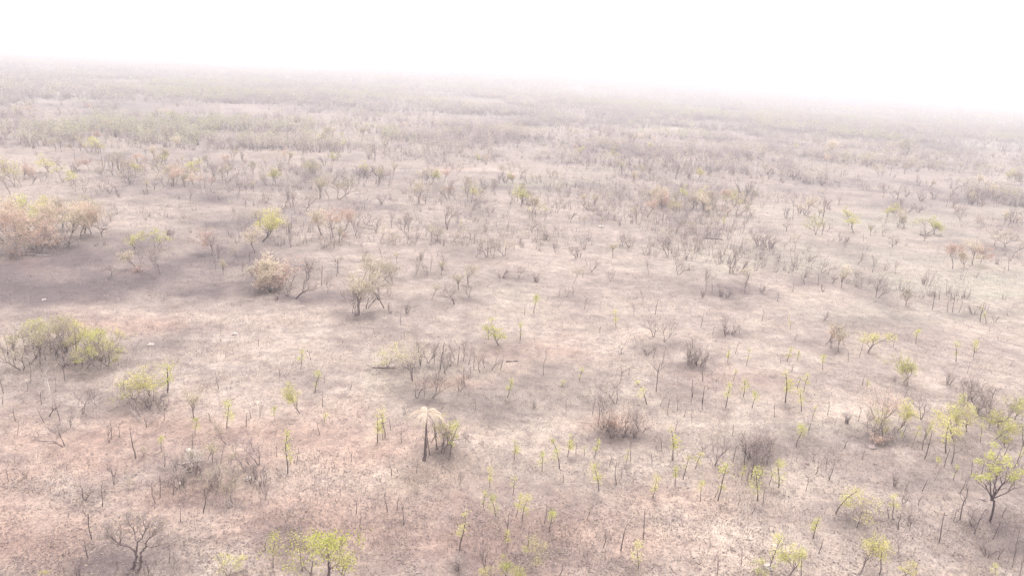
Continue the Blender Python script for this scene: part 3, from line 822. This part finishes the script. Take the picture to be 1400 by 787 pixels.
def labels(items):
    out = [None] * len(items)
    hs_ = sorted(z['hm'] for z in items)
    lo, hi = hs_[len(hs_) // 3], hs_[2 * len(hs_) // 3]
    buckets = {}
    for i, z in enumerate(items):
        k = (z['kind'], round(z['px'], 1))
        if k in FIXED and z['hand']:
            out[i] = FIXED[k]; continue
        size = 'low' if z['hm'] < lo else ('tall' if z['hm'] > hi else 'middling')
        ph = INFO[z['kind']][2]
        best = sorted(range(len(LM)), key=lambda q: math.hypot(LM[q][1] - z['px'], (LM[q][2] - z['py']) * 1.3))
        q = best[0]
        if math.hypot(LM[q][1] - z['px'], LM[q][2] - z['py']) < 2.5:
            q = best[1]
        dx = z['px'] - LM[q][1]; dy = z['py'] - LM[q][2]
        if abs(dx) > abs(dy) * 1.2:
            dr = 'right of' if dx > 0 else 'left of'
        else:
            dr = 'in front of' if dy > 0 else 'behind'
        buckets.setdefault((size, ph, q, dr), []).append((math.hypot(dx, dy), i))
    for (size, ph, q, dr), L in buckets.items():
        L.sort()
        for n, (_, i) in enumerate(L):
            if len(L) == 1:
                out[i] = f'{size} {ph} {dr} {LM[q][0]}'
            else:
                out[i] = f'{size} {ph}, {ORD[min(n, 19)]} {dr} {LM[q][0]}'
    return out


items = []
for n, t in enumerate(T):
    kind, px, py, hp, wd = t[:5]
    p = t[5] if len(t) > 5 else ground_px(px, py)
    z = proj(p)[2]
    cosv = math.cos(math.atan2(CAM.z, math.hypot(p.x, p.y)))
    hm = hp * z / FPX / max(cosv, .5)
    items.append(dict(kind=kind, px=px, py=py, hp=hp, wd=wd, p=p, hm=hm, hand=n < HAND))
LB = labels(items)
rg = random.Random(8)
count = {}
for it, lab in zip(items, LB):
    kd = it['kind']
    i = count.get(kd, 0); count[kd] = i + 1
    pr = PROTO[kd][i % len(PROTO[kd])] if it['hand'] else rg.choice(PROTO[kd])
    nm, cat, _ = INFO[kd]
    s = it['hm'] / pr['h']
    sxy = s * it['wd'] * rg.uniform(.92, 1.12)
    if kd in 'PS':
        sxy = max(sxy, .55 if kd == 'S' else .7)
    rz = 0.0 if kd in 'XYA' else rg.uniform(0, 6.283)
    if kd == 'Y': sxy = s
    if kd == 'X': sxy = s * 1.1
    lean = (rg.gauss(0, .035), rg.gauss(0, .035)) if kd not in 'XYA' else (0, 0)
    if it['hp'] > 21 and kd in 'BGODWPSMRVQAXY':
        ob = bpy.data.objects.new(nm, None); COL.objects.link(ob); ob.empty_display_size = .3
        for part, me in ((pr['parts'][0], pr['trunk']), (pr['parts'][1], pr['crown'])):
            if me is None:
                continue
            c = bpy.data.objects.new(part, me); COL.objects.link(c); c.parent = ob
    else:
        ob = bpy.data.objects.new(nm, full_mesh(pr, nm)); COL.objects.link(ob)
    ob.location = it['p']; ob.rotation_euler = (lean[0], lean[1], rz); ob.scale = (sxy, sxy, s)
    ob['label'] = lab; ob['category'] = cat
    if kd in GROUPS:
        ob['group'] = GROUPS[kd]


# ------------------------------------------------------------------ logs and stones
def log(px, py, length, ang, r, m, lab, branches=1):
    p = ground_px(px, py); rg_ = random.Random(int(px * 7 + py))
    b = MB(); n = 7
    pts = [Vector(((i / n - .5) * length, rg_.gauss(0, .04 * length / 3), r * .75 + rg_.gauss(0, .03))) for i in range(n + 1)]
    b.tube(pts, [r * (1 - .5 * i / n) for i in range(n + 1)], 8, 0)
    b.f.append(tuple(range(7, -1, -1))); b.m.append(0)
    for k in range(branches):
        q = pts[rg_.randint(2, n - 1)]; a = rg_.uniform(.5, 1.2) * rg_.choice((-1, 1))
        b.tube([q, q + Vector((.3, a * .5, .1)), q + Vector((.7, a, rg_.uniform(.1, .5)))], [r * .5, r * .35, r * .15], 5, 0)
    o = bpy.data.objects.new('fallen_log', b.mesh('fallen_log', [m])); COL.objects.link(o)
    o.location = p; o.rotation_euler.z = ang
    o['label'] = lab; o['category'] = 'log'; o['group'] = 'fallen logs on the burnt ground'


log(52, 349, 6.5, .05, .17, M_PALE, 'longer and nearer of two white fallen logs under the tan scorched grove')
log(38, 338, 5.0, -.05, .14, M_PALE, 'shorter white fallen log behind a longer one under the tan scorched grove')
log(700, 494, 2.0, .3, .1, M_CHAR, 'short dark fallen stick right of the small round green tree', 0)
log(525, 503, 3.6, .1, .13, M_CHAR, 'dark fallen log under the low-crowned green bush')
log(500, 312, 5.5, -.4, .18, M_PALE, 'pale fallen limb among charred trees behind the lone forked tree', 3)
log(1265, 322, 4.0, .1, .15, M_CHAR, 'dark log lying at the foot of the twin olive bushes')
log(975, 327, 6.0, -.1, .2, M_CHAR, 'long dark log at the foot of two charred trees mid-plain')
log(166, 482, 1.9, .1, .11, M_PALE, 'short pale log just right of the yellow-green grove')
log(262, 632, 2.2, .5, .1, M_PALE, 'bleached fallen limb in the tangle beside the white-topped dead tree', 3)


def stone(px, py, sz, lab, dark=False):
    p = ground_px(px, py)
    r_ = random.Random(int(px + py * 3))
    import bmesh
    bm = bmesh.new(); bmesh.ops.create_icosphere(bm, subdivisions=3, radius=1)
    for v in bm.verts:
        n = v.co.copy()
        k = 1 + .22 * math.sin(n.x * 4 + px) * math.cos(n.y * 5 + py) + .12 * math.sin(n.z * 9 + n.x * 7) + r_.gauss(0, .02)
        v.co = Vector((n.x * k * sz, n.y * k * sz * .8, max(n.z * k * sz * .62, -sz * .2)))
    me = bpy.data.meshes.new('stone'); bm.to_mesh(me); bm.free()
    me.materials.append(M_STONE_D if dark else M_STONE)
    o = bpy.data.objects.new('stone', me); COL.objects.link(o); o.location = p + Vector((0, 0, sz * .1))
    o.rotation_euler.z = r_.uniform(0, 6)
    o['label'] = lab; o['category'] = 'stone'; o['group'] = 'stones on the burnt ground'


def stone_mat(name, a, b_):
    m, t, b = mat(name)
    t.links.new(ramp(t, noise(t, 3, 4), [(.35, a), (.65, b_)]), b.inputs['Base Color'])
    return m


M_STONE = stone_mat('pale_stone', (.32, .27, .25), (.46, .40, .37))
M_STONE_D = stone_mat('ashy_earth', (.16, .12, .12), (.28, .22, .21))
for a in [(60, 410, .42, 'lone white stone on black ash behind the yellow-green grove'), (206, 472, .5, 'white stone on the bare pink ground right of the grove'),
          (321, 457, .5, 'small pale stone alone on open pinkish ground'), (339, 655, .4, 'big white rounded stone right of the burnt tangle'),
          (258, 616, .38, 'small white stone behind the white-topped dead tree'), (246, 661, .25, 'small pale stone at the foot of the white-topped dead tree'),
          (822, 311, .95, 'white rounded stump-like stone mid-plain by a charred tree'), (1050, 776, .5, 'pale stone at the bottom edge beside pink ground'),
          (143, 313, .8, 'white stone behind the tan scorched grove')]:
    stone(*a)
stone(1193, 612, .5, 'grey ashy earth mound in front of the rounded pinkish shrub', True)
stone(1104, 634, .3, 'small dark stone between charred saplings on the right slope', True)
stone(1345, 683, .38, 'dark knobbly clod beside the bent green-topped tree', True)


# ------------------------------------------------------------------ litter, stubble: countless small pieces
def scatter_litter():
    n = 150000
    py = nrg.uniform(0, 1, n)
    px = nrg.uniform(-120, 1520, n)
    yy = 235 + (py ** .8) * 600
    d = np.array(fwd)[None] * FPX + np.array(XC)[None] * (px - W / 2)[:, None] - np.array(YC)[None] * (yy - H / 2)[:, None]
    tt = -CAM.z / d[:, 2]
    P = np.array(CAM)[None] + d * tt[:, None]
    keep = (d[:, 2] < 0) & (P[:, 1] < 420)
    P = P[keep]; n = len(P)
    dens = fbm(P[:, 0] / 3, P[:, 1] / 3, 81, 3)
    k = nrg.random(n) < np.clip((dens - .3) * 3, .15, 1)
    P = P[k]; n = len(P)
    P[:, 2] = height(P[:, 0], P[:, 1])
    s = nrg.uniform(.04, .13, n) * (1 + np.clip(P[:, 1] - 100, 0, 300) / 300)
    th = nrg.uniform(0, 6.283, n); tilt = nrg.uniform(-.5, .5, n)
    u = np.stack([np.cos(th), np.sin(th), tilt * .6], -1) * s[:, None]
    w = np.stack([-np.sin(th), np.cos(th), nrg.uniform(-.7, .7, n)], -1) * (s * nrg.uniform(.25, .7, n))[:, None]
    up = np.stack([np.zeros(n), np.zeros(n), s * .5 + .01], -1)
    V = np.stack([P - u + up, P + w + up, P + u + up * 1.1, P - w + up * .6], 1).reshape(-1, 3)
    F = np.arange(n * 4)
    mi = nrg.choice([0, 1, 2], n, p=[.6, .1, .3])
    def lm(name, c):
        m, t, b = mat(name); t.links.new(ramp(t, noise(t, 1.1, 2), [(.3, tuple(x * .75 for x in c)), (.7, c)]), b.inputs['Base Color']); return m
    me = mesh_np('leaf_litter', V, F, np.full(n, 4), [lm('dark_litter', (.15, .11, .11)), lm('pale_litter', (.30, .245, .215)), lm('tan_litter', (.28, .21, .17))], mi)
    o = bpy.data.objects.new('leaf_litter', me); COL.objects.link(o)
    o['kind'] = 'stuff'; o['category'] = 'leaf litter'; o['label'] = 'fallen leaves, ash flakes and stubble strewn over the burnt ground'


def far_woods():
    """the scrub and woods out to the horizon: every tree a few stems and a ragged crown, all one mass"""
    V = []; F = []; S = []; MI = []
    nv = 0
    def batch(N, r0_, r1_, hrange, thr, nst, ncr, wscale, cscale, qs):
        nonlocal nv
        r = np.sqrt(nrg.uniform(r0_ ** 2, r1_ ** 2, N)); a = np.radians(nrg.uniform(-46, 46, N))
        x = r * np.sin(a); y = r * np.cos(a)
        dn = fbm(x / cscale, y / (cscale * 1.3), 71, 3) * .55 + fbm(x / 160, y / 220, 75, 3) * .45
        # the woods close up with distance
        keep = nrg.random(N) < np.clip((dn - thr + .05) * 4, 0.015, 1)
        x = x[keep]; y = y[keep]; n = len(x); z = height(x, y)
        h = nrg.uniform(*hrange, n) * (0.8 + .5 * fbm(x / 90, y / 90, 77, 2))
        gf = fbm(x / 120, y / 150, 79, 3); tf = fbm(x / 60 + 5, y / 80, 83, 3)
        kind = np.where((gf > .62) & (nrg.random(n) < .5), 2, np.where((tf > .62) & (nrg.random(n) < .5), 3, 1))
        kind = np.where(nrg.random(n) < .05, 2, kind)
        kind = np.where((kind == 1) & (nrg.random(n) < .16), 4, kind)
        base = np.stack([x, y, z], -1)
        # stems: thin crossed blades are avoided, each stem is a three-sided spike
        for s in range(nst):
            dx = nrg.normal(0, .22, (n, 2)) * h[:, None]
            off = nrg.normal(0, .10, (n, 2)) * h[:, None]
            rad = (.022 * h * wscale)
            hh = h * nrg.uniform(.55, 1.0, n)
            tri = []
            for k in range(3):
                an = 2.094 * k
                tri.append(base + np.stack([off[:, 0] + rad * np.cos(an), off[:, 1] + rad * np.sin(an), np.full(n, -.3)], -1))
            top = base + np.stack([off[:, 0] + dx[:, 0], off[:, 1] + dx[:, 1], hh], -1)
            vv = np.stack(tri + [top], 1).reshape(-1, 3)
            i0 = nv + np.arange(n) * 4
            ff = np.stack([i0, i0 + 1, i0 + 3, i0 + 1, i0 + 2, i0 + 3, i0 + 2, i0, i0 + 3], -1).ravel()
            V.append(vv); F.append(ff); S.append(np.full(n * 3, 3)); MI.append(np.zeros(n * 3, int)); nv += n * 4
        # crown pieces
        for c in range(ncr):
            cx = nrg.normal(0, .26, n) * h; cy = nrg.normal(0, .26, n) * h; cz = h * nrg.uniform(.45, 1.02, n)
            s_ = h * qs * nrg.uniform(.06, .15, n) * np.where(kind == 1, .62, 1.0)
            cc = base + np.stack([cx, cy, cz], -1)
            e1 = nrg.normal(0, 1, (n, 3)); e1 /= np.linalg.norm(e1, axis=1)[:, None]
            e2 = nrg.normal(0, 1, (n, 3)); e2 -= (e2 * e1).sum(1)[:, None] * e1; e2 /= np.linalg.norm(e2, axis=1)[:, None]
            vv = np.stack([cc - e1 * s_[:, None], cc + e2 * (s_ * .6)[:, None], cc + e1 * s_[:, None], cc - e2 * (s_ * .6)[:, None]], 1).reshape(-1, 3)
            i0 = nv + np.arange(n * 4)
            V.append(vv); F.append(i0); S.append(np.full(n, 4)); MI.append(kind); nv += n * 4
        return n
    e = batch(15000, 190, 420, (1.8, 4.6), .49, 5, 30, .6, 30, .36)
    a = batch(20000, 400, 800, (3.6, 8.2), .45, 5, 40, .75, 38, .5)
    b = batch(34000, 800, 1500, (5, 11), .37, 4, 20, .9, 60, .75)
    c = batch(40000, 1500, 3200, (7, 14), .29, 2, 10, 1.3, 120, 1.0)
    d = batch(18000, 3200, 6500, (10, 24), .30, 1, 8, 1.6, 260, 1.0)
    print('woods', a, b, c, d)
    me = mesh_np('woodland', np.concatenate(V), np.concatenate(F), np.concatenate(S), [M_CHAR, M_WMAUVE, M_WGREEN, M_WTAN, M_WTAN], np.concatenate(MI))
    o = bpy.data.objects.new('woodland', me); COL.objects.link(o)
    o['kind'] = 'stuff'; o['category'] = 'woodland'; o['label'] = 'burnt scrub and woods fading into haze toward the horizon'


def stubble():
    """burnt grass stalks and twiglets standing in the ash: thin three-sided spikes"""
    n = 60000
    r = 60 * (640 / 60) ** nrg.uniform(0, 1, n); a = np.radians(nrg.uniform(-44, 44, n))
    x = r * np.sin(a); y = r * np.cos(a)
    k = nrg.random(n) < np.clip((fbm(x / 7, y / 7, 91, 3) - .42) * 5, .04, 1)
    x = x[k]; y = y[k]; r = r[k]; n = len(x)
    m_ = 3
    x = np.repeat(x, m_) + nrg.normal(0, .5, n * m_); y = np.repeat(y, m_) + nrg.normal(0, .5, n * m_); r = np.repeat(r, m_); n *= m_
    h = nrg.uniform(.2, .9, n) * (1 + np.clip(r - 120, 0, 500) / 500)
    rad = nrg.uniform(.008, .022, n) * (1 + np.clip(r - 120, 0, 500) / 250)
    b = np.stack([x, y, height(x, y)], -1)
    V = [b + np.stack([rad * math.cos(2.094 * q), rad * math.sin(2.094 * q), np.full(n, -.05)], -1) for q in range(3)]
    V.append(b + np.stack([nrg.normal(0, .28, n) * h, nrg.normal(0, .28, n) * h, h], -1))
    V = np.stack(V, 1).reshape(-1, 3)
    i = np.arange(n) * 4
    F = np.stack([i, i + 1, i + 3, i + 1, i + 2, i + 3, i + 2, i, i + 3], -1).ravel()
    mi = np.repeat(nrg.choice([0, 1, 2], n, p=[.45, .35, .2]), 3)
    me = mesh_np('burnt_grass', V, F, np.full(n * 3, 3), [M_CHAR, M_TWIG, M_TAN], mi)
    o = bpy.data.objects.new('burnt_grass', me); COL.objects.link(o)
    o['kind'] = 'stuff'; o['category'] = 'burnt grass'; o['label'] = 'burnt grass stalks and twiglets standing in the ash'


scatter_litter()
stubble()
far_woods()
from collections import Counter
print('COUNTS', Counter(i['kind'] for i in items), 'hand', HAND, 'dup labels', len(LB) - len(set(LB)), 'maxwords', max(len(l.split()) for l in LB))
